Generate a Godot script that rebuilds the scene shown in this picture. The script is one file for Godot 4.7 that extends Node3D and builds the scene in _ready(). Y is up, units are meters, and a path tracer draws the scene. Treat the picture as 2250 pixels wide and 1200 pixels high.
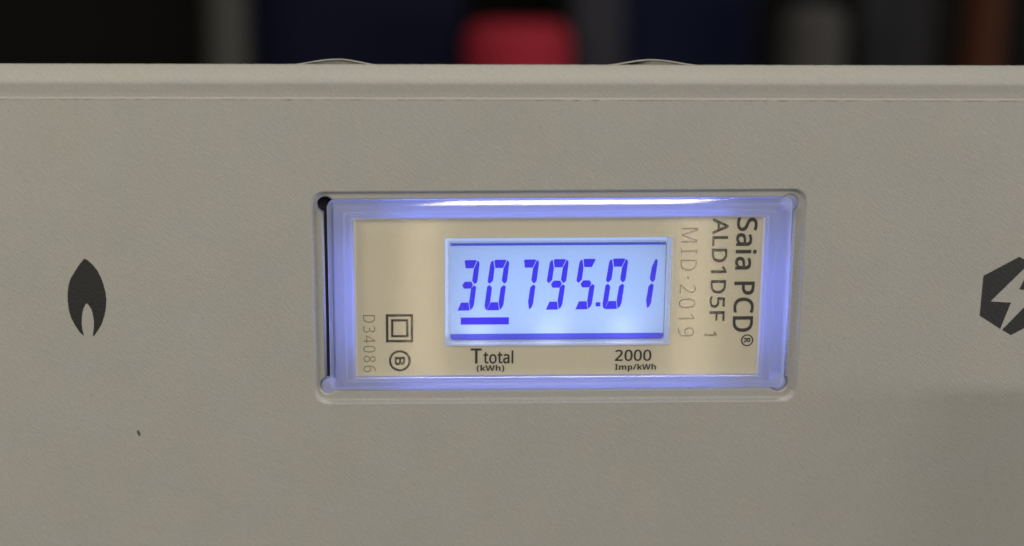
extends Node3D
# Close-up of an energy meter in the recess of a grey cover panel. All helper geometry is written in millimetres (MM turns it into metres).

const MM := 0.001
const METER_AT := Vector2(-0.155, -0.415)
const BAR := 21.0                                   # how brightly the added light bars shine
const METER_TURN := 0.00838                       # the meter and its recess sit half a degree askew in the panel

class Shape:
	var st := SurfaceTool.new()
	var group := 0
	func _init() -> void:
		st.begin(Mesh.PRIMITIVE_TRIANGLES)
	func vert(p: Vector3) -> void:
		st.set_smooth_group(group)
		st.set_uv(Vector2((p.x + 66.0) / 128.0, (19.5 - p.y) / 72.0))
		st.add_vertex(p * MM)
	func tri(a: Vector3, b: Vector3, c: Vector3) -> void:
		vert(a); vert(b); vert(c)
	func quad(a: Vector3, b: Vector3, c: Vector3, d: Vector3) -> void:   # counter-clockwise seen from its front
		tri(a, d, c); tri(a, c, b)
	func flat(poly: PackedVector2Array, z: float, up := true) -> void:
		var k := Geometry2D.triangulate_polygon(poly)
		group = -1
		for i in range(0, k.size(), 3):
			var p: Array = [poly[k[i]], poly[k[i + 1]], poly[k[i + 2]]]
			var ccw: bool = (p[1] - p[0]).cross(p[2] - p[0]) > 0.0
			if ccw == up:
				p.reverse()
			tri(Vector3(p[0].x, p[0].y, z), Vector3(p[1].x, p[1].y, z), Vector3(p[2].x, p[2].y, z))
	func prism(poly: PackedVector2Array, z0: float, z1: float) -> void:
		if Geometry2D.is_polygon_clockwise(poly):
			poly = poly.duplicate()
			poly.reverse()
		flat(poly, z1)
		group = -1
		for i in poly.size():
			var a := poly[i]
			var b := poly[(i + 1) % poly.size()]
			quad(Vector3(a.x, a.y, z0), Vector3(b.x, b.y, z0), Vector3(b.x, b.y, z1), Vector3(a.x, a.y, z1))
	func loft(loops: Array, groups: Array, closed := true) -> void:   # loops of equal length, counter-clockwise seen from +z, from the outer foot up and inwards
		for s in loops.size() - 1:
			group = groups[s] if s < groups.size() else s + 50
			var a: PackedVector3Array = loops[s]
			var b: PackedVector3Array = loops[s + 1]
			for i in (a.size() if closed else a.size() - 1):
				var j := (i + 1) % a.size()
				quad(a[i], a[j], b[j], b[i])
	func box(lo: Vector3, hi: Vector3, r := 0.0) -> void:
		var c := (lo + hi) / 2
		var h := (hi - lo) / 2
		if r <= 0.0:
			prism(PackedVector2Array([Vector2(lo.x, lo.y), Vector2(hi.x, lo.y), Vector2(hi.x, hi.y), Vector2(lo.x, hi.y)]), lo.z, hi.z)
			flat(PackedVector2Array([Vector2(lo.x, lo.y), Vector2(hi.x, lo.y), Vector2(hi.x, hi.y), Vector2(lo.x, hi.y)]), lo.z, false)
			return
		var loops := []
		for k in 5:
			var t := PI / 2 * k / 4.0
			loops.append(ring(c.x, c.y, h.x - r + r * cos(t), h.y - r + r * cos(t), r * cos(t) + 0.01, hi.z - r + r * sin(t), 4))
		loops.push_front(ring(c.x, c.y, h.x, h.y, r + 0.01, lo.z, 4))
		loft(loops, [1, 1, 1, 1, 1])
		var top := PackedVector2Array()
		for p in loops[-1]:
			top.append(Vector2(p.x, p.y))
		flat(top, hi.z)
		flat(PackedVector2Array([Vector2(lo.x, lo.y), Vector2(hi.x, lo.y), Vector2(hi.x, hi.y), Vector2(lo.x, hi.y)]), lo.z, false)
	func lathe(profile: Array, at: Vector3, n := 40) -> void:   # profile: Vector2(radius, height) from the bottom up, turned about y
		var loops := []
		for q in profile:
			var l := PackedVector3Array()
			for i in n:
				var t := TAU * i / n
				l.append(at + Vector3(q.x * cos(t), q.y, -q.x * sin(t)))
			loops.append(l)
		var g := []
		for i in loops.size():
			g.append(1)
		loft(loops, g)
	static func ring(cx: float, cy: float, hx: float, hy: float, r: float, z: float, n := 8) -> PackedVector3Array:
		var out := PackedVector3Array()
		for c in 4:
			var sx: float = [1, -1, -1, 1][c]
			var sy: float = [1, 1, -1, -1][c]
			for k in n + 1:
				var t := PI / 2 * (c + float(k) / n)
				out.append(Vector3(cx + sx * (hx - r) + r * cos(t), cy + sy * (hy - r) + r * sin(t), z))
		return out
	func done(smooth := true) -> ArrayMesh:
		if smooth:
			st.generate_normals()
		st.index()
		return st.commit()

func obj(called: String, shape: Shape, m: Material, parent: Node = self) -> MeshInstance3D:
	return put(called, shape.done(), m, parent)

func put(called: String, mesh: Mesh, m: Material, parent: Node) -> MeshInstance3D:
	var o := MeshInstance3D.new()
	o.name = called
	o.mesh = mesh
	o.material_override = m
	parent.add_child(o, true)
	return o

func thing(called: String, label: String, category: String, at := Vector3.ZERO) -> Node3D:
	var o := Node3D.new()
	o.name = called
	o.position = at * MM
	add_child(o, true)
	return tag(o, label, category)

func tag(o: Node3D, label: String, category: String) -> Node3D:
	o.set_meta("label", label)
	o.set_meta("category", category)
	return o

func mat(c: Color, rough: float, extra := {}) -> StandardMaterial3D:
	var m := StandardMaterial3D.new()
	m.albedo_color = c
	m.roughness = rough
	for k in extra:
		m.set(k, extra[k])
	return m

func lin(r: float, g: float, b: float) -> Color:
	return Color(r, g, b).linear_to_srgb()

func glow(r: float, g: float, b: float, energy: float) -> StandardMaterial3D:
	return mat(lin(0.6, 0.6, 0.6), 0.8, {"emission_enabled": true, "emission": lin(r, g, b), "emission_energy_multiplier": energy})

func area(called: String, at: Vector3, target: Vector3, size: Vector2, energy: float, color: Color, parent: Node = self) -> void:
	var l := AreaLight3D.new()
	l.name = called
	l.area_size = size
	l.area_normalize_energy = true
	l.light_energy = energy
	l.light_color = color
	l.shadow_enabled = true
	l.area_range = 6.0
	l.area_attenuation = 2.0
	parent.add_child(l, true)
	var up := Vector3.UP if absf((target - at).normalized().y) < 0.95 else Vector3.BACK
	l.transform = Transform3D(Basis.looking_at(target - at, up), at)

func letters(text: String, parent: Node, m: Material, at: Vector2, height: float, length: float, down: bool, z: float, font: Font, thick := 0.04, called := "lettering") -> MeshInstance3D:
	# a line of raised or printed letters: AT is the start of its base line, HEIGHT that of a capital, LENGTH its full run (mm)
	var t := TextMesh.new()
	t.font = font
	t.font_size = 64
	t.pixel_size = 0.001
	t.depth = 0.0
	t.curve_step = 0.6
	t.text = text
	t.horizontal_alignment = HORIZONTAL_ALIGNMENT_LEFT
	t.vertical_alignment = VERTICAL_ALIGNMENT_BOTTOM
	t.depth = 0.01
	var box := t.get_aabb()
	var cap := TextMesh.new()
	cap.font = font
	cap.font_size = 64
	cap.pixel_size = 0.001
	cap.text = "H"
	cap.depth = 0.01
	cap.horizontal_alignment = HORIZONTAL_ALIGNMENT_LEFT
	cap.vertical_alignment = VERTICAL_ALIGNMENT_BOTTOM
	var c := cap.get_aabb()
	var sy := height / c.size.y
	var sx := length / box.size.x
	var o := put(called, t, m, parent)
	var x := Vector3(0, -1, 0) if down else Vector3(1, 0, 0)
	var y := Vector3(1, 0, 0) if down else Vector3(0, 1, 0)
	var b := Basis(x * sx * MM, y * sy * MM, Vector3(0, 0, thick / 0.01 * MM))
	o.transform = Transform3D(b, Vector3(at.x, at.y, z + thick * 0.5) * MM - b * Vector3(box.position.x, c.position.y, 0))
	return o

func hold(p: Vector2) -> Vector2:                  # from the meter's own axes to the panel's
	return METER_AT + p.rotated(METER_TURN)

func hold3(loop: PackedVector3Array) -> PackedVector3Array:
	var out := PackedVector3Array()
	for p in loop:
		var q := hold(Vector2(p.x, p.y))
		out.append(Vector3(q.x, q.y, p.z))
	return out

func flipped(loop: PackedVector3Array) -> PackedVector3Array:
	var out := loop.duplicate()
	out.reverse()
	return out

func two(loop: PackedVector3Array) -> PackedVector2Array:
	var out := PackedVector2Array()
	for p in loop:
		out.append(Vector2(p.x, p.y))
	return out

func rect(x0: float, y0: float, x1: float, y1: float) -> PackedVector2Array:
	return PackedVector2Array([Vector2(x0, y0), Vector2(x1, y0), Vector2(x1, y1), Vector2(x0, y1)])

func frame_sheet(s: Shape, outer: PackedVector2Array, hole: PackedVector2Array, z: float, split: float) -> void:
	for side in [rect(-200, -200, split, 200), rect(split, -200, 200, 200)]:
		for half in Geometry2D.intersect_polygons(outer, side):
			for piece in Geometry2D.clip_polygons(half, hole):
				s.flat(piece, z)

func noise(seed_: int, freq: float, octaves := 1) -> FastNoiseLite:
	var n := FastNoiseLite.new()
	n.noise_type = FastNoiseLite.TYPE_SIMPLEX_SMOOTH
	n.seed = seed_
	n.frequency = freq
	n.fractal_type = FastNoiseLite.FRACTAL_FBM if octaves > 1 else FastNoiseLite.FRACTAL_NONE
	n.fractal_octaves = octaves
	return n

var M := {}

func make_materials() -> void:
	# the panel's lacquer: short scuffed strokes running down to the right over a fine grain
	var w := 2048
	var h := 1152
	var stroke := noise(3, 1.0)
	var stroke2 := noise(8, 1.0)
	var grain := noise(5, 5.2)
	var mottle := noise(11, 0.09, 3)
	var hue := noise(17, 0.13, 2)
	var specks := noise(41, 2.2)
	var bump := PackedByteArray()
	var tint := PackedByteArray()
	bump.resize(w * h)
	tint.resize(w * h * 3)
	var rng := RandomNumberGenerator.new()
	rng.seed = 77
	for j in h:
		for i in w:
			var x := i * 0.0625
			var y := j * 0.0625
			var u := x * 0.77 + y * 0.64
			var v := -x * 0.64 + y * 0.77
			var s := stroke.get_noise_2d(u * 0.6, v * 5.2)
			var s2 := stroke2.get_noise_2d(u * 0.7 + v * 0.35, v * 6.5)
			var g := grain.get_noise_2d(x, y)
			var b := 0.42 + 0.26 * maxf(s - 0.1, 0.0) + 0.42 * maxf(s2 - 0.35, 0.0) + 0.05 * s + 0.22 * g + rng.randf_range(-0.05, 0.05)
			bump[j * w + i] = int(clampf(b, 0, 1) * 255)
			var m := 0.955 + 0.012 * mottle.get_noise_2d(x, y) + 0.028 * g + 0.014 * s + 0.06 * maxf(s2 - 0.6, 0.0) + rng.randf_range(-0.025, 0.025)
			var q := hue.get_noise_2d(x, y) * 0.008
			var k := (j * w + i) * 3
			# a small dark chip in the lacquer, low on the left
			var dust := specks.get_noise_2d(x, y)
			if dust > 0.915:
				m *= 1.0 + (dust - 0.915) * 4.0
			elif dust < -0.925:
				m *= 1.0 + (dust + 0.925) * 5.0
			var e := Vector2((x - 24.62) * 0.95 + (y - 33.74) * -0.33, (x - 24.62) * 0.33 + (y - 33.74) * 0.95)
			if pow(e.x / 0.13, 2) + pow(e.y / 0.33, 2) < 1.0 + 0.5 * g:
				m *= 0.45
			tint[k] = int(clampf(m + q, 0, 1) * 255)
			tint[k + 1] = int(clampf(m, 0, 1) * 255)
			tint[k + 2] = int(clampf(m - q, 0, 1) * 255)
	var bump_tex := ImageTexture.create_from_image(Image.create_from_data(w, h, false, Image.FORMAT_L8, bump))
	var tint_tex := ImageTexture.create_from_image(Image.create_from_data(w, h, false, Image.FORMAT_RGB8, tint))
	M.panel = mat(Color8(156, 155, 149), 0.52, {"albedo_texture": tint_tex, "heightmap_enabled": true, "heightmap_texture": bump_tex, "heightmap_scale": 0.0023, "metallic_specular": 0.42})
	M.print = mat(Color8(25, 24, 25), 0.6, {"heightmap_enabled": true, "heightmap_texture": bump_tex, "heightmap_scale": 0.003})
	M.ink = mat(Color8(24, 22, 20), 0.55)
	
	M.etch_dark = mat(Color8(118, 112, 84), 0.5)
	M.black = mat(lin(0.012, 0.012, 0.014), 0.7)
	# fine specks for the label and the diffuser
	var fine := noise(23, 0.22, 3)
	var im := Image.create(512, 512, false, Image.FORMAT_RGB8)
	for j in 512:
		for i in 512:
			var v := 0.94 + 0.05 * fine.get_noise_2d(i, j) + rng.randf_range(-0.02, 0.02)
			im.set_pixel(i, j, Color(v, v, v))
	var speck := ImageTexture.create_from_image(im)
	M.etch = mat(Color8(140, 128, 116), 0.2, {"metallic": 0.35, "uv1_triplanar": true, "uv1_scale": Vector3.ONE * 400.0, "heightmap_enabled": true, "heightmap_texture": speck, "heightmap_scale": 0.03})
	var tri := {"albedo_texture": speck, "uv1_triplanar": true, "uv1_scale": Vector3.ONE * 60.0}
	M.label = mat(Color8(199, 191, 167), 0.4, {}.merged(tri))
	M.clear = mat(Color(0.86, 0.87, 0.94, 0.08), 0.05, {"transparency": BaseMaterial3D.TRANSPARENCY_ALPHA, "backlight_enabled": true, "backlight": lin(0.70, 0.74, 0.86)})
	M.tray = mat(lin(0.26, 0.28, 0.36), 0.6)
	M.surround = mat(Color(0.86, 0.87, 0.94, 0.06), 0.05, {"transparency": BaseMaterial3D.TRANSPARENCY_ALPHA, "backlight_enabled": true, "backlight": lin(0.25, 0.27, 0.32)})
	M.post = mat(lin(0.42, 0.44, 0.56), 0.3, {"backlight_enabled": true, "backlight": lin(0.9, 0.92, 1.0)})
	M.pane = mat(Color(1, 1, 1, 0.02), 0.07, {"transparency": BaseMaterial3D.TRANSPARENCY_ALPHA})
	M.screen = mat(Color8(222, 232, 250), 0.5, {"backlight_enabled": true, "backlight": Color(1.25, 1.25, 1.25)}.merged(tri))
	M.segment = mat(lin(0.03, 0.02, 0.4), 0.5, {"backlight_enabled": true, "backlight": lin(0.23, 0.10, 1.55)})
	M.margin = mat(lin(0.04, 0.03, 0.35), 0.5, {"backlight_enabled": true, "backlight": lin(0.40, 0.33, 1.5)})
	M.well = mat(lin(0.22, 0.22, 0.25), 0.4)
	M.white = mat(lin(0.5, 0.5, 0.53), 0.6)

func make_panel() -> void:
	var p := thing("cover_panel", "warm grey lacquered cover panel with flame and lightning signs, the meter in its recess", "cover panel")
	var s := Shape.new()
	var c := func(hx: float, hy: float, r: float, z: float) -> PackedVector3Array: return hold3(Shape.ring(0, 0, hx, hy, r, z, 10))
	var loops := [c.call(23.80, 10.62, 1.35, 0.0), c.call(23.72, 10.54, 1.27, -0.02), c.call(23.66, 10.48, 1.21, -0.08), c.call(23.55, 10.37, 1.12, -0.42), c.call(23.47, 10.29, 1.05, -0.48), c.call(23.35, 10.17, 0.95, -0.50)]
	frame_sheet(s, rect(-66, -45, 62, 18.72), two(loops[0]), 0.0, METER_AT.x)
	s.loft(loops, [1, 1, 1, 1, 1])
	# the opening with a drilled relief in each corner
	var cut := rect(-22.62, -9.36, 22.72, 9.68)
	for e in [Vector3(-22.4, 9.2, 0.82), Vector3(-22.42, -8.85, 0.8), Vector3(22.32, 9.1, 0.8), Vector3(22.02, -8.78, 0.9)]:
		var o := PackedVector2Array()
		for k in 28:
			o.append(Vector2(e.x, e.y) + Vector2.from_angle(TAU * k / 28) * e.z)
		cut = Geometry2D.merge_polygons(cut, o)[0]
	if Geometry2D.is_polygon_clockwise(cut):
		cut.reverse()
	var held := PackedVector2Array()
	for q in cut:
		held.append(hold(q))
	var edge := PackedVector3Array()
	var lip := PackedVector3Array()
	var foot := PackedVector3Array()
	for i in held.size():
		edge.append(Vector3(held[i].x, held[i].y, -0.50))
		var along := (held[(i + 1) % held.size()] - held[i - 1]).normalized() * 0.16
		edge[i] += Vector3(along.y, -along.x, 0)
		lip.append(Vector3(held[i].x, held[i].y, -0.64))
		foot.append(Vector3(held[i].x, held[i].y, -1.75))
	frame_sheet(s, two(loops[5]), two(edge), -0.50, METER_AT.x)
	s.loft([foot, lip, edge].map(flipped), [7, 8])
	# side and bottom edges
	for e in [[Vector2(-66, 18.72), Vector2(-66, -45)], [Vector2(-66, -45), Vector2(62, -45)], [Vector2(62, -45), Vector2(62, 18.72)]]:
		s.group = -1
		s.quad(Vector3(e[0].x, e[0].y, -4), Vector3(e[1].x, e[1].y, -4), Vector3(e[1].x, e[1].y, 0), Vector3(e[0].x, e[0].y, 0))
	obj("plate", s, M.panel, p)
	# the top edge: a worn arris, then a set-back rim that rises and rolls over to the back
	var rough := noise(31, 0.9, 3)
	var wave := noise(37, 0.05, 2)
	var front := Shape.new()
	var rim := Shape.new()
	var arris := []
	var roll := []
	for i in 641:
		var x := -66.0 + i * 0.2
		var n := rough.get_noise_1d(x)
		var r := 0.24 + 0.11 * n
		var y := 18.92 + 0.025 * n
		var a := PackedVector3Array([Vector3(x, 18.72, 0.0), Vector3(x, y - r, 0.0)])
		for k in 5:
			var t := PI / 2 * (k + 0.5) / 5
			a.append(Vector3(x, y - r + r * sin(t), -r + r * cos(t)))
		a.append(Vector3(x, y + 0.01, -0.7))
		arris.append(a)
		var v := wave.get_noise_1d(x) * 0.03
		var b := PackedVector3Array([Vector3(x, 18.8, -0.66), Vector3(x, 19.4, -0.60), Vector3(x, 20.05, -0.49), Vector3(x, 20.30 + v, -0.48), Vector3(x, 20.52 + v, -0.58), Vector3(x, 20.85 + v, -0.84), Vector3(x, 21.3 + v, -1.28), Vector3(x, 21.74 + v * 0.5, -1.80)])
		b.append_array(PackedVector3Array([Vector3(x, 21.86 + 0.015 * n, -1.95), Vector3(x, 21.91 + 0.02 * n, -2.10), Vector3(x, 21.9 + 0.02 * n, -2.25), Vector3(x, 21.8, -2.4), Vector3(x, 15, -2.5)]))
		roll.append(b)
	var g := []
	for i in 641:
		g.append(1)
	front.loft(arris, g, false)
	rim.loft(roll, g, false)
	obj("worn_edge", front, M.panel, p)
	obj("rim", rim, M.panel, p)
	# two tabs of the rim that have bowed up, hollow underneath
	for e in [[-26.6, -21.4, -17.0, 0.50, -2.5, -2.5], [3.6, 8.6, 13.9, 0.50, -5.4, -2.4]]:
		var t := Shape.new()
		var top := []
		var under := []
		var back := []
		for i in 61:
			var x: float = lerpf(e[0], e[2], i / 60.0)
			var f: float = (x - e[0]) / (e[1] - e[0]) if x < e[1] else (e[2] - x) / (e[2] - e[1])
			var y: float = 21.84 + (e[3] + 0.06) * pow(sin(f * PI / 2), 2.0) + 0.012 * rough.get_noise_1d(x * 2)
			var thick := 0.10 + 0.03 * rough.get_noise_1d(x + 50)
			top.append(PackedVector3Array([Vector3(x, y - thick, -2.15), Vector3(x, y - 0.03, -2.13), Vector3(x, y, -2.2), Vector3(x, y, -3.0), Vector3(x, y - 0.3, e[4] - 0.6), Vector3(x, 20.0, e[4] - 0.7)]))
			var z: float = lerpf(e[5], e[4], 0.5 + 0.5 * cos(clampf(i / 60.0 * 2.0, 0.0, 1.0) * PI)) if e[4] < -5 else e[4]
			under.append(PackedVector3Array([Vector3(x, 21.2, z), Vector3(x, y - thick - 0.02, z), Vector3(x, y - thick, -2.15)]))
		var gg := []
		for i in 61:
			gg.append(1)
		t.loft(top, gg, false)
		t.loft(under, gg, false)
		obj("bowed_tab", t, M.panel, p)
	var bump := Shape.new()
	bump.box(Vector3(53.5, -41, -0.5), Vector3(60.5, -9.6, 8.5), 0.4)
	obj("shade_block", bump, M.panel, p)             # added out of view on the right, to shade the plate's lower right
	# printed signs
	var flame := PackedVector2Array([Vector2(-45.87, 3.41), Vector2(-46.34, 2.90), Vector2(-46.81, 2.21), Vector2(-47.33, 1.39), Vector2(-47.56, 0.70), Vector2(-47.68, -0.08), Vector2(-47.70, -0.87), Vector2(-47.63, -1.75), Vector2(-47.43, -2.54), Vector2(-47.08, -3.28), Vector2(-46.68, -3.93), Vector2(-46.31, -4.28), Vector2(-46.43, -3.63), Vector2(-46.47, -2.94), Vector2(-46.38, -2.14), Vector2(-46.23, -1.55), Vector2(-46.02, -1.16), Vector2(-45.85, -1.02), Vector2(-45.64, -1.26), Vector2(-45.42, -1.65), Vector2(-45.30, -2.24), Vector2(-45.25, -2.83), Vector2(-45.28, -3.43), Vector2(-45.43, -4.27), Vector2(-45.30, -4.28), Vector2(-44.89, -3.72), Vector2(-44.53, -3.13), Vector2(-44.20, -2.24), Vector2(-44.02, -1.45), Vector2(-43.95, -0.66), Vector2(-44.00, 0.02), Vector2(-44.15, 0.81), Vector2(-44.36, 1.49), Vector2(-44.66, 2.17), Vector2(-45.11, 2.80), Vector2(-45.57, 3.24)])
	var f := Shape.new()
	f.prism(flame, 0.0, 0.02)
	obj("flame_sign", f, M.print, p)
	var bolt := Shape.new()
	bolt.prism(PackedVector2Array([Vector2(41.05, 1.88), Vector2(41.03, -2.08), Vector2(43.14, -3.40), Vector2(43.94, -0.77), Vector2(41.94, -0.66), Vector2(45.45, 3.21), Vector2(44.33, 3.76)]), 0.0, 0.02)
	bolt.prism(PackedVector2Array([Vector2(43.34, -3.50), Vector2(44.24, -4.02), Vector2(47.67, -2.07), Vector2(47.64, 1.89), Vector2(45.62, 3.12), Vector2(44.64, 0.53), Vector2(46.75, 0.48)]), 0.0, 0.02)
	obj("lightning_sign", bolt, M.print, p)

func segment_shape(id: String) -> PackedVector2Array:   # one bar of a seven-segment figure, 147 wide and 387 high, y down
	match id:
		"a": return PackedVector2Array([Vector2(27, 4), Vector2(45, 0), Vector2(108, 0), Vector2(123, 4), Vector2(103, 62), Vector2(43, 62)])
		"b": return PackedVector2Array([Vector2(128, 5), Vector2(141, 12), Vector2(147, 30), Vector2(149, 165), Vector2(136, 180), Vector2(128, 182), Vector2(107, 158), Vector2(108, 66)])
		"c": return PackedVector2Array([Vector2(128, 192), Vector2(146, 205), Vector2(147, 340), Vector2(139, 368), Vector2(123, 384), Vector2(106, 322), Vector2(107, 214)])
		"d": return PackedVector2Array([Vector2(43, 325), Vector2(102, 325), Vector2(119, 386), Vector2(24, 387)])
		"e": return PackedVector2Array([Vector2(18, 192), Vector2(39, 214), Vector2(40, 322), Vector2(23, 386), Vector2(8, 374), Vector2(0, 348), Vector2(0, 205)])
		"f": return PackedVector2Array([Vector2(19, 5), Vector2(38, 66), Vector2(39, 158), Vector2(18, 182), Vector2(10, 180), Vector2(-2, 165), Vector2(0, 30), Vector2(6, 12)])
	return PackedVector2Array([Vector2(34, 191), Vector2(52, 164), Vector2(102, 164), Vector2(119, 189), Vector2(104, 218), Vector2(50, 218)])

func make_meter() -> void:
	var m := thing("energy_meter", "backlit electricity meter glowing violet blue with sand coloured label, set in the grey panel", "meter", Vector3(METER_AT.x, METER_AT.y, 0))
	m.rotation.z = METER_TURN
	# dark body behind everything, with a pocket for the display
	var body := Shape.new()
	frame_sheet(body, rect(-26, -12, 26, 12), rect(-21.2, -8.4, 20.3, 8.4), -2.9, 0.0)
	body.loft([Shape.ring(0, 0, 26, 12, 0.5, -12), Shape.ring(0, 0, 26, 12, 0.5, -2.9)], [1])
	body.box(Vector3(-21.2, -8.4, -5.6), Vector3(20.3, 8.4, -5.0))
	obj("housing", body, M.black, m)
	var tray := Shape.new()                        # pale inner tray under label and frame, open round the display
	frame_sheet(tray, rect(-21.7, -9.95, 23.6, 10.1), rect(-11.2, -5.05, 11.4, 6.05), -1.75, 0.1)
	tray.flat(rect(-23.4, -9.95, -21.72, -9.05), -1.75)
	tray.loft([Shape.ring(0.1, 0.1, 17.2, 6.08, 0.3, -1.75, 3), Shape.ring(0.1, 0.1, 17.2, 6.08, 0.3, -0.63, 3)], [1])
	tray.loft([Shape.ring(0.1, -0.03, 19.7, 7.88, 0.1, -0.98, 3), Shape.ring(0.1, -0.03, 19.7, 7.88, 0.1, -0.61, 3)], [2])   # unseen skirt added under the label, keeps bar light off the ledge
	obj("inner_tray", tray, M.tray, m)
	# hidden blue bars added under the label's rim to make the clear frame glow
	var blue := lin(0.20, 0.27, 1.0)
	for e in [[0.1, 6.3, 17.0, 0.0, 0.0, 1.0, 1.0], [0.1, -6.1, 17.0, 0.0, 0.0, -1.0, 1.2], [-17.4, 0.1, 0.0, 6.0, -1.0, 0.0, 2.2], [17.6, 0.1, 0.0, 6.0, 1.0, 0.0, 2.4]]:
		var bar := Shape.new()
		bar.box(Vector3(e[0] - maxf(e[2], 0.08), e[1] - maxf(e[3], 0.08), -1.6), Vector3(e[0] + maxf(e[2], 0.08), e[1] + maxf(e[3], 0.08), -0.75))
		obj("added_light_bar", bar, M.bar, m)
		var at := Vector3(e[0] + e[4] * 0.12, e[1] + e[5] * 0.12, -1.17)
		var size := Vector2(2 * e[2], 0.8) if e[2] > 0 else Vector2(0.8, 2 * e[3])
		area("added_bar_light", at * MM, (at + Vector3(e[4], e[5], 0)) * MM, size * MM, BAR * e[6] * size.x * size.y * MM * MM / PI, blue, m)
	# the printed label, its opening for the display
	var lab := Shape.new()
	frame_sheet(lab, rect(-19.72, -7.94, 19.92, 7.88), rect(-10.88, -4.85, 11.1, 5.85), -0.6, 0.1)
	var label := obj("label_plate", lab, M.label, m)
	# clear moulded frame round the label
	var prof := [[0, 0, -1.3], [0, 0, -0.16], [0.02, 0, -0.11], [0.2, 0, 0.075], [0.38, 0, 0.252], [0.42, 0, 0.28], [0.46, 0.0, 0.29], [0.42, 0.1, 0.29], [0.42, 0.38, 0.215], [0.42, 0.5, 0.10], [0.42, 0.51, 0.10], [0.42, 0.61, 0.234], [0.42, 0.62, 0.236], [0.42, 0.80, 0.19], [0.42, 0.86, 0.06], [0.42, 0.93, 0.154], [0.42, 0.98, 0.10], [0.42, 1.0, -0.57]]
	var loops := []
	for q in prof:
		var i: float = q[0]
		var t: float = q[1]
		var x0 := lerpf(-22.2 + i, -19.6, t)
		var x1 := lerpf(22.42 - i, 19.82, t)
		var y0 := lerpf(-9.18 + i, -7.86, t)
		var y1 := lerpf(9.6 - i, 7.8, t)
		loops.append(Shape.ring((x0 + x1) / 2, (y0 + y1) / 2, (x1 - x0) / 2, (y1 - y0) / 2, lerpf(0.62 - i * 0.8, 0.1, minf(t * 4.0, 1.0)), q[2], 8))
	var fr := Shape.new()
	fr.loft(loops, [1, 1, 2, 2, 3, 3, 3, 5, 6, 7, 8, 9, 10, 11, 12, 13, 14])
	obj("clear_frame", fr, M.clear, m)
	for e in [Vector2(22.32, 9.1), Vector2(22.08, -8.85), Vector2(-22.4, -9.02)]:   # round posts in three of the corner reliefs
		var post := Shape.new()
		var rings := []
		for q in [[0.78, -1.75], [0.78, -0.72], [0.7, -0.62], [0.02, -0.62]]:
			var l := PackedVector3Array()
			for k in 24:
				l.append(Vector3(e.x + q[0] * cos(TAU * k / 24), e.y + q[0] * sin(TAU * k / 24), q[1]))
			rings.append(l)
		post.loft(rings, [1, 2, 3])
		obj("corner_post", post, M.post, m)
	var pane := Shape.new()
	pane.flat(rect(-19.55, -7.85, 19.75, 7.8), 0.02)
	obj("window_pane", pane, M.pane, m)
	# print on the label
	var sans := font(["Droid Sans"], 400)
	var bold := font(["Droid Sans"], 700)
	letters("Saia PCD", label, M.ink, Vector2(17.30, 7.72), 1.98, 11.36, true, -0.6, sans)
	letters("ALD1D5F", label, M.ink, Vector2(14.98, 7.68), 1.5, 10.2, true, -0.6, sans)
	letters("1", label, M.etch_dark, Vector2(14.55, -3.55), 1.25, 0.5, true, -0.6, sans, 0.02)
	letters("MID\u00b72019", label, M.etch, Vector2(11.98, 6.75), 1.58, 10.85, true, -0.6, font(["Droid Sans"], 400, true), 0.03)
	letters("D34086", label, M.etch_dark, Vector2(-18.9, -1.72), 1.17, 5.8, true, -0.6, font(["Droid Sans"], 400, true), 0.02)
	letters("T", label, M.ink, Vector2(-8.36, -6.7), 1.55, 1.1, false, -0.6, sans)
	letters("total", label, M.ink, Vector2(-7.11, -6.7), 1.24, 2.95, false, -0.6, sans)
	letters("(kWh)", label, M.ink, Vector2(-7.77, -7.45), 0.56, 2.72, false, -0.6, bold)
	letters("2000", label, M.ink, Vector2(5.85, -6.52), 1.14, 3.58, false, -0.6, sans)
	letters("Imp/kWh", label, M.ink, Vector2(5.87, -7.42), 0.56, 4.05, false, -0.6, bold)
	ring_mark(label, Vector2(18.79, -4.5), 0.60, 0.12, "registered_mark")
	letters("R", label, M.ink, Vector2(18.48, -4.27), 0.62, 0.48, true, -0.6, bold)
	ring_mark(label, Vector2(-15.34, -6.37), 1.08, 0.22, "circle_mark")
	letters("B", label, M.ink, Vector2(-15.84, -5.97), 1.0, 0.86, true, -0.6, bold)
	var sq := Shape.new()
	for e in [[-16.68, -4.5, -14.0, -1.65, 0.25], [-16.18, -3.99, -14.46, -2.16, 0.24]]:
		for b in [rect(e[0], e[1], e[2], e[1] + e[4]), rect(e[0], e[3] - e[4], e[2], e[3]), rect(e[0], e[1] + e[4], e[0] + e[4], e[3] - e[4]), rect(e[2] - e[4], e[1] + e[4], e[2], e[3] - e[4])]:
			sq.prism(b, -0.6, -0.57)
	obj("double_square_mark", sq, M.ink, label)
	# display: a clear surround, a deep well, the diffuser and its figures
	var disp := Shape.new()
	disp.flat(rect(-10.55, -4.5, 10.77, 5.5), -1.0)
	var screen := obj("display_screen", disp, M.screen, m)
	var bz := []
	for q in [[0.0, -0.6], [0.0, -0.32], [0.02, -0.29], [0.15, -0.155], [0.28, -0.028], [0.33, -0.02], [0.36, -0.1], [0.43, -0.1], [0.46, -0.03], [0.58, -0.06], [0.66, -0.3], [0.70, -0.6]]:
		bz.append(Shape.ring(0.11, 0.5, 11.05 - 0.8 * q[0], 5.4 - 0.8 * q[0], 0.3, q[1], 4))
	var bezel := Shape.new()
	bezel.loft(bz, [1, 1, 2, 2, 3, 4, 5, 6, 7, 8, 8])
	obj("screen_surround", bezel, M.surround, screen)
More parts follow.
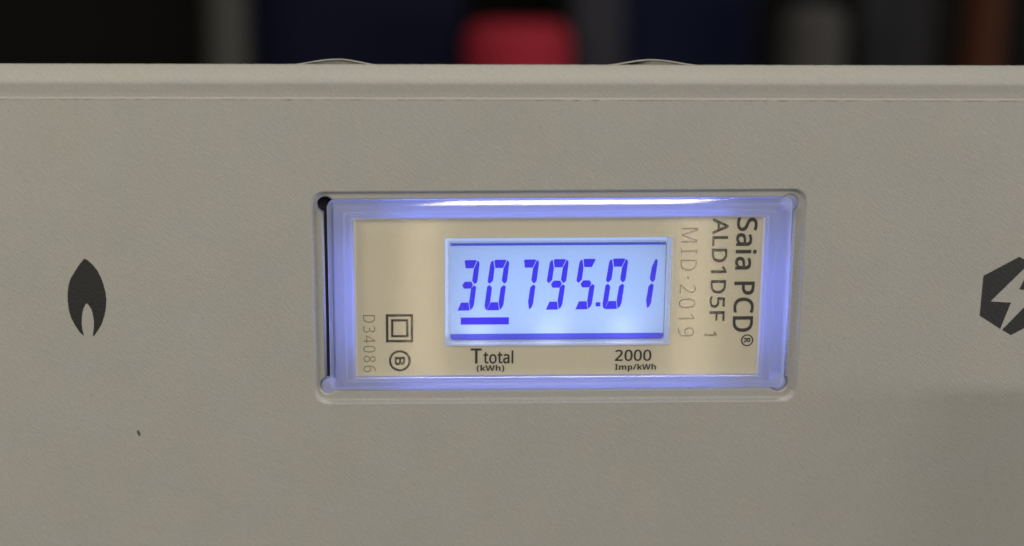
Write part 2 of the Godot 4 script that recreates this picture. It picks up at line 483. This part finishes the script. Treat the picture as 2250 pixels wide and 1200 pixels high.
	var well := Shape.new()
	well.loft([Shape.ring(0.11, 0.5, 10.50, 4.85, 0.3, -0.6, 4), Shape.ring(0.11, 0.5, 10.48, 4.83, 0.3, -0.99, 4)], [1])
	obj("screen_well", well, M.well, screen)
	for e in [[-10.36, 5.04, 10.58, 5.33], [-10.36, -4.33, 10.58, -3.78]]:   # the dark margins of the liquid crystal cell above and below the figures
		var strip := Shape.new()
		strip.prism(rect(e[0], e[1], e[2], e[3]), -0.985, -0.95)
		obj("screen_margin", strip, M.margin, screen)
	var z3 := func(x: float, y: float) -> Vector2: return cell_at(-10.18 + (x - 115.0) * 0.012589, 4.95 - (y - 137.0) * 0.01314) # units of the drawing of the figures
	var marks := {"0": "abcdef", "1": "bc", "3": "abcdg", "5": "acdfg", "7": "abc", "9": "abcdfg"}
	var cell := 186.0
	for ch in "3079501":
		var s := Shape.new()
		for id in marks[ch]:
			var poly := PackedVector2Array()
			for v in segment_shape(id):
				var q: Vector2 = z3.call(cell + v.x - 0.137 * v.y + 3, 253.0 + v.y - (cell - 186.0) * 0.0045)
				poly.append(q)
			s.prism(poly, -0.985, -0.95)
		obj("digit", s, M.segment, screen)
		cell += 231.3
	var dot := Shape.new()
	dot.prism(rect(3.89, -1.08, 4.34, -0.67), -0.985, -0.95)
	obj("decimal_point", dot, M.segment, screen)
	var bar := Shape.new()
	bar.prism(rect(-9.33, -2.84, -4.60, -2.12), -0.985, -0.95)
	obj("underline_bar", bar, M.segment, screen)
	# behind the diffuser: a reflector well, the light panel and three brighter diodes along the lower edge
	var refl := Shape.new()
	refl.loft([Shape.ring(0.12, 0.5, 11.22, 5.5, 0.2, -0.62, 3), Shape.ring(0.12, 0.5, 11.22, 5.5, 0.2, -4.3, 3)], [1])
	obj("reflector", refl, M.white, screen)
	var bp := Shape.new()
	bp.flat(rect(-11.08, -4.95, 11.32, 5.95), -4.25)
	obj("backlight_panel", bp, M.backlight, screen)
	area("backlight", Vector3(0.12, 0.5, -4.2) * MM, Vector3(0.12, 0.5, 0) * MM, Vector2(22.2, 10.7) * MM, 4.2e-5, lin(0.36, 0.58, 1.0), m)
	for x in [-7.7, -0.3, 6.65]:
		var led := Shape.new()
		led.box(Vector3(x - 0.8, -3.95, -3.0), Vector3(x + 0.8, -3.55, -2.8))
		obj("backlight_diode", led, M.diode, screen)

func cell_at(x: float, y: float) -> Vector2:
	return Vector2(-13.94 + (x + 13.94) * 0.99213, 28.35 + (y - 28.35) * 0.99213)

func ring_mark(parent: Node, at: Vector2, r: float, thick: float, called: String) -> void:
	var s := Shape.new()
	var loops := []
	for q in [[r, -0.6], [r, -0.57], [r - thick, -0.57], [r - thick, -0.6]]:
		var l := PackedVector3Array()
		for i in 40:
			var t := TAU * i / 40
			l.append(Vector3(at.x + q[0] * cos(t), at.y + q[0] * sin(t), q[1]))
		loops.append(l)
	s.loft(loops, [])
	obj(called, s, M.ink, parent)

func font(names: Array, weight: int, light := false) -> Font:
	var f := SystemFont.new()
	f.font_names = PackedStringArray(names)
	f.font_weight = weight
	if weight > 400:
		return f
	var v := FontVariation.new()
	v.base_font = f
	v.variation_embolden = -0.3 if light else 0.45
	v.spacing_glyph = 6 if light else 0
	return v

func rod(called: String, x: float, r: float, y0: float, y1: float, z: float, m: Material, label: String, category: String, round_top := 0.0) -> void:
	var s := Shape.new()
	var prof := [Vector2(r, y0)]
	if round_top > 0.0:
		for k in 7:
			var t := PI / 2 * k / 6
			prof.append(Vector2(r - round_top + round_top * cos(t), y1 - round_top + round_top * sin(t)))
		prof.append(Vector2(0.01, y1))
	else:
		prof.append(Vector2(r, y1))
	s.lathe(prof, Vector3(x, 0, z))
	tag(obj(called, s, m), label, category)

func make_background() -> void:
	var wall := Shape.new()
	wall.box(Vector3(-330, -120, -330), Vector3(330, 130, -300))
	obj("back_wall", wall, mat(lin(0.0045, 0.0044, 0.0042), 0.9, {"metallic_specular": 0.2})).set_meta("kind", "structure")
	rod("steel_pipe", -59.2, 5.2, -110, 120, -200, mat(lin(0.04, 0.04, 0.037), 0.5, {"metallic_specular": 0.2}), "dark grey upright pipe blurred behind the panel's left half", "pipe")
	var s := Shape.new()
	s.box(Vector3(-54.3, -110, -240), Vector3(-1.5, 120, -212), 2.0)
	tag(obj("navy_box", s, mat(lin(0.0022, 0.003, 0.012), 0.8, {"metallic_specular": 0.2})), "blurred navy box between the grey pipe and the red cap", "box")
	s = Shape.new()
	s.box(Vector3(36.5, -110, -240), Vector3(72.5, 120, -212), 2.0)
	tag(obj("navy_box", s, mat(lin(0.0018, 0.003, 0.013), 0.8, {"metallic_specular": 0.2})), "blurred navy box right of the red cap and dark post", "box")
	rod("red_cap", 11.1, 12.8, -110, 22.6, -200, mat(lin(0.195, 0.013, 0.024), 0.85, {"metallic_specular": 0.2}), "blurred red rounded cap rising above the middle of the panel's top edge", "valve cap", 5.0)
	s = Shape.new()
	s.box(Vector3(25.0, -110, -236), Vector3(37.6, 120, -205), 1.5)
	tag(obj("dark_post", s, mat(lin(0.02, 0.02, 0.026), 0.8, {"metallic_specular": 0.2})), "dark grey upright post beside the red cap", "post")
	rod("grey_fitting", 82.6, 7.8, -110, 27.2, -200, mat(lin(0.036, 0.035, 0.035), 0.9, {"metallic_specular": 0.2}), "blurred grey round fitting between the navy box and the copper pipe", "fitting", 6.0)
	s = Shape.new()
	s.box(Vector3(99, -110, -240), Vector3(118, 120, -215), 1.5)
	tag(obj("charcoal_board", s, mat(lin(0.018, 0.018, 0.02), 0.8, {"metallic_specular": 0.2})), "charcoal upright board left of the copper pipe", "board")
	rod("copper_pipe", 123.4, 5.0, -110, 120, -200, mat(lin(0.036, 0.012, 0.006), 0.8, {"metallic_specular": 0.2}), "dull copper brown pipe at the far right behind the panel", "pipe")

func _ready() -> void:
	# camera, as close as a phone held before the panel, and a phone lens' shallow focus
	var cam := Camera3D.new()
	cam.name = "camera"
	add_child(cam)
	var a := CameraAttributesPhysical.new()
	var focal := 12.0 * 2900.0 / 600.0
	a.frustum_focal_length = focal
	a.frustum_near = 0.01
	a.frustum_far = 20.0
	a.frustum_focus_distance = 0.1285
	a.exposure_aperture = focal / 5.4
	cam.attributes = a
	cam.projection = Camera3D.PROJECTION_FRUSTUM
	cam.near = 0.01
	cam.far = 20.0
	cam.size = 0.01 * 1200.0 / 2900.0
	cam.frustum_offset = Vector2(0.01 * (1125.0 - 909.0) / 2900.0, 0)
	var tilt := Basis(Vector3.RIGHT, -deg_to_rad(11.7)) * Basis(Vector3.BACK, deg_to_rad(0.115))
	cam.transform = Transform3D(tilt, Vector3(-14.09, 27.93, 125.0) * MM)
	cam.current = true
	var we := WorldEnvironment.new()
	we.name = "environment"
	var env := Environment.new()
	env.background_mode = Environment.BG_COLOR
	env.background_color = lin(0.012, 0.012, 0.014)
	env.tonemap_mode = Environment.TONE_MAPPER_LINEAR
	env.tonemap_exposure = 1.0
	env.sdfgi_enabled = true
	env.ssao_enabled = true
	env.ssil_enabled = true
	we.environment = env
	add_child(we)
	# the room's light: a ceiling tube above, soft light from the left and low from the right; a front fill is added
	area("ceiling_tube", Vector3(0.17, 1.5, 0.24), Vector3(0.05, 0, 0), Vector2(0.42, 0.16), 1.0, Color8(255, 246, 232))
	area("left_lamp", Vector3(-0.30, 0.13, 0.22), Vector3(-0.02, 0, 0), Vector2(0.2, 0.2), 0.088, Color8(255, 246, 226))
	area("front_fill", Vector3(0.22, 0.40, 0.78), Vector3.ZERO, Vector2(0.5, 0.4), 0.385, Color8(255, 251, 247))  # added fill from behind the camera, no fixture of the room
	area("right_lamp", Vector3(0.5, -0.0098, 0.14), Vector3.ZERO, Vector2(0.24, 0.05), 0.135, Color8(255, 247, 234))
	M.bar = glow(0.20, 0.27, 1.0, 2.0)
	M.backlight = glow(0.34, 0.57, 1.0, 0.62)
	M.diode = glow(0.85, 0.92, 1.0, 8.5)
	# two slim upright lights added for the streaks mirrored in the meter's window
	area("streak_light", Vector3(-0.007, -0.18, 0.8), Vector3(-0.0132, 0, 0), Vector2(0.013, 0.13), 0.0050, Color8(255, 232, 196))
	area("streak_light", Vector3(0.187, -0.185, 0.8), Vector3(0.0131, 0, 0), Vector2(0.018, 0.14), 0.0054, Color8(255, 232, 196))
	make_materials()
	make_background()
	make_panel()
	make_meter()
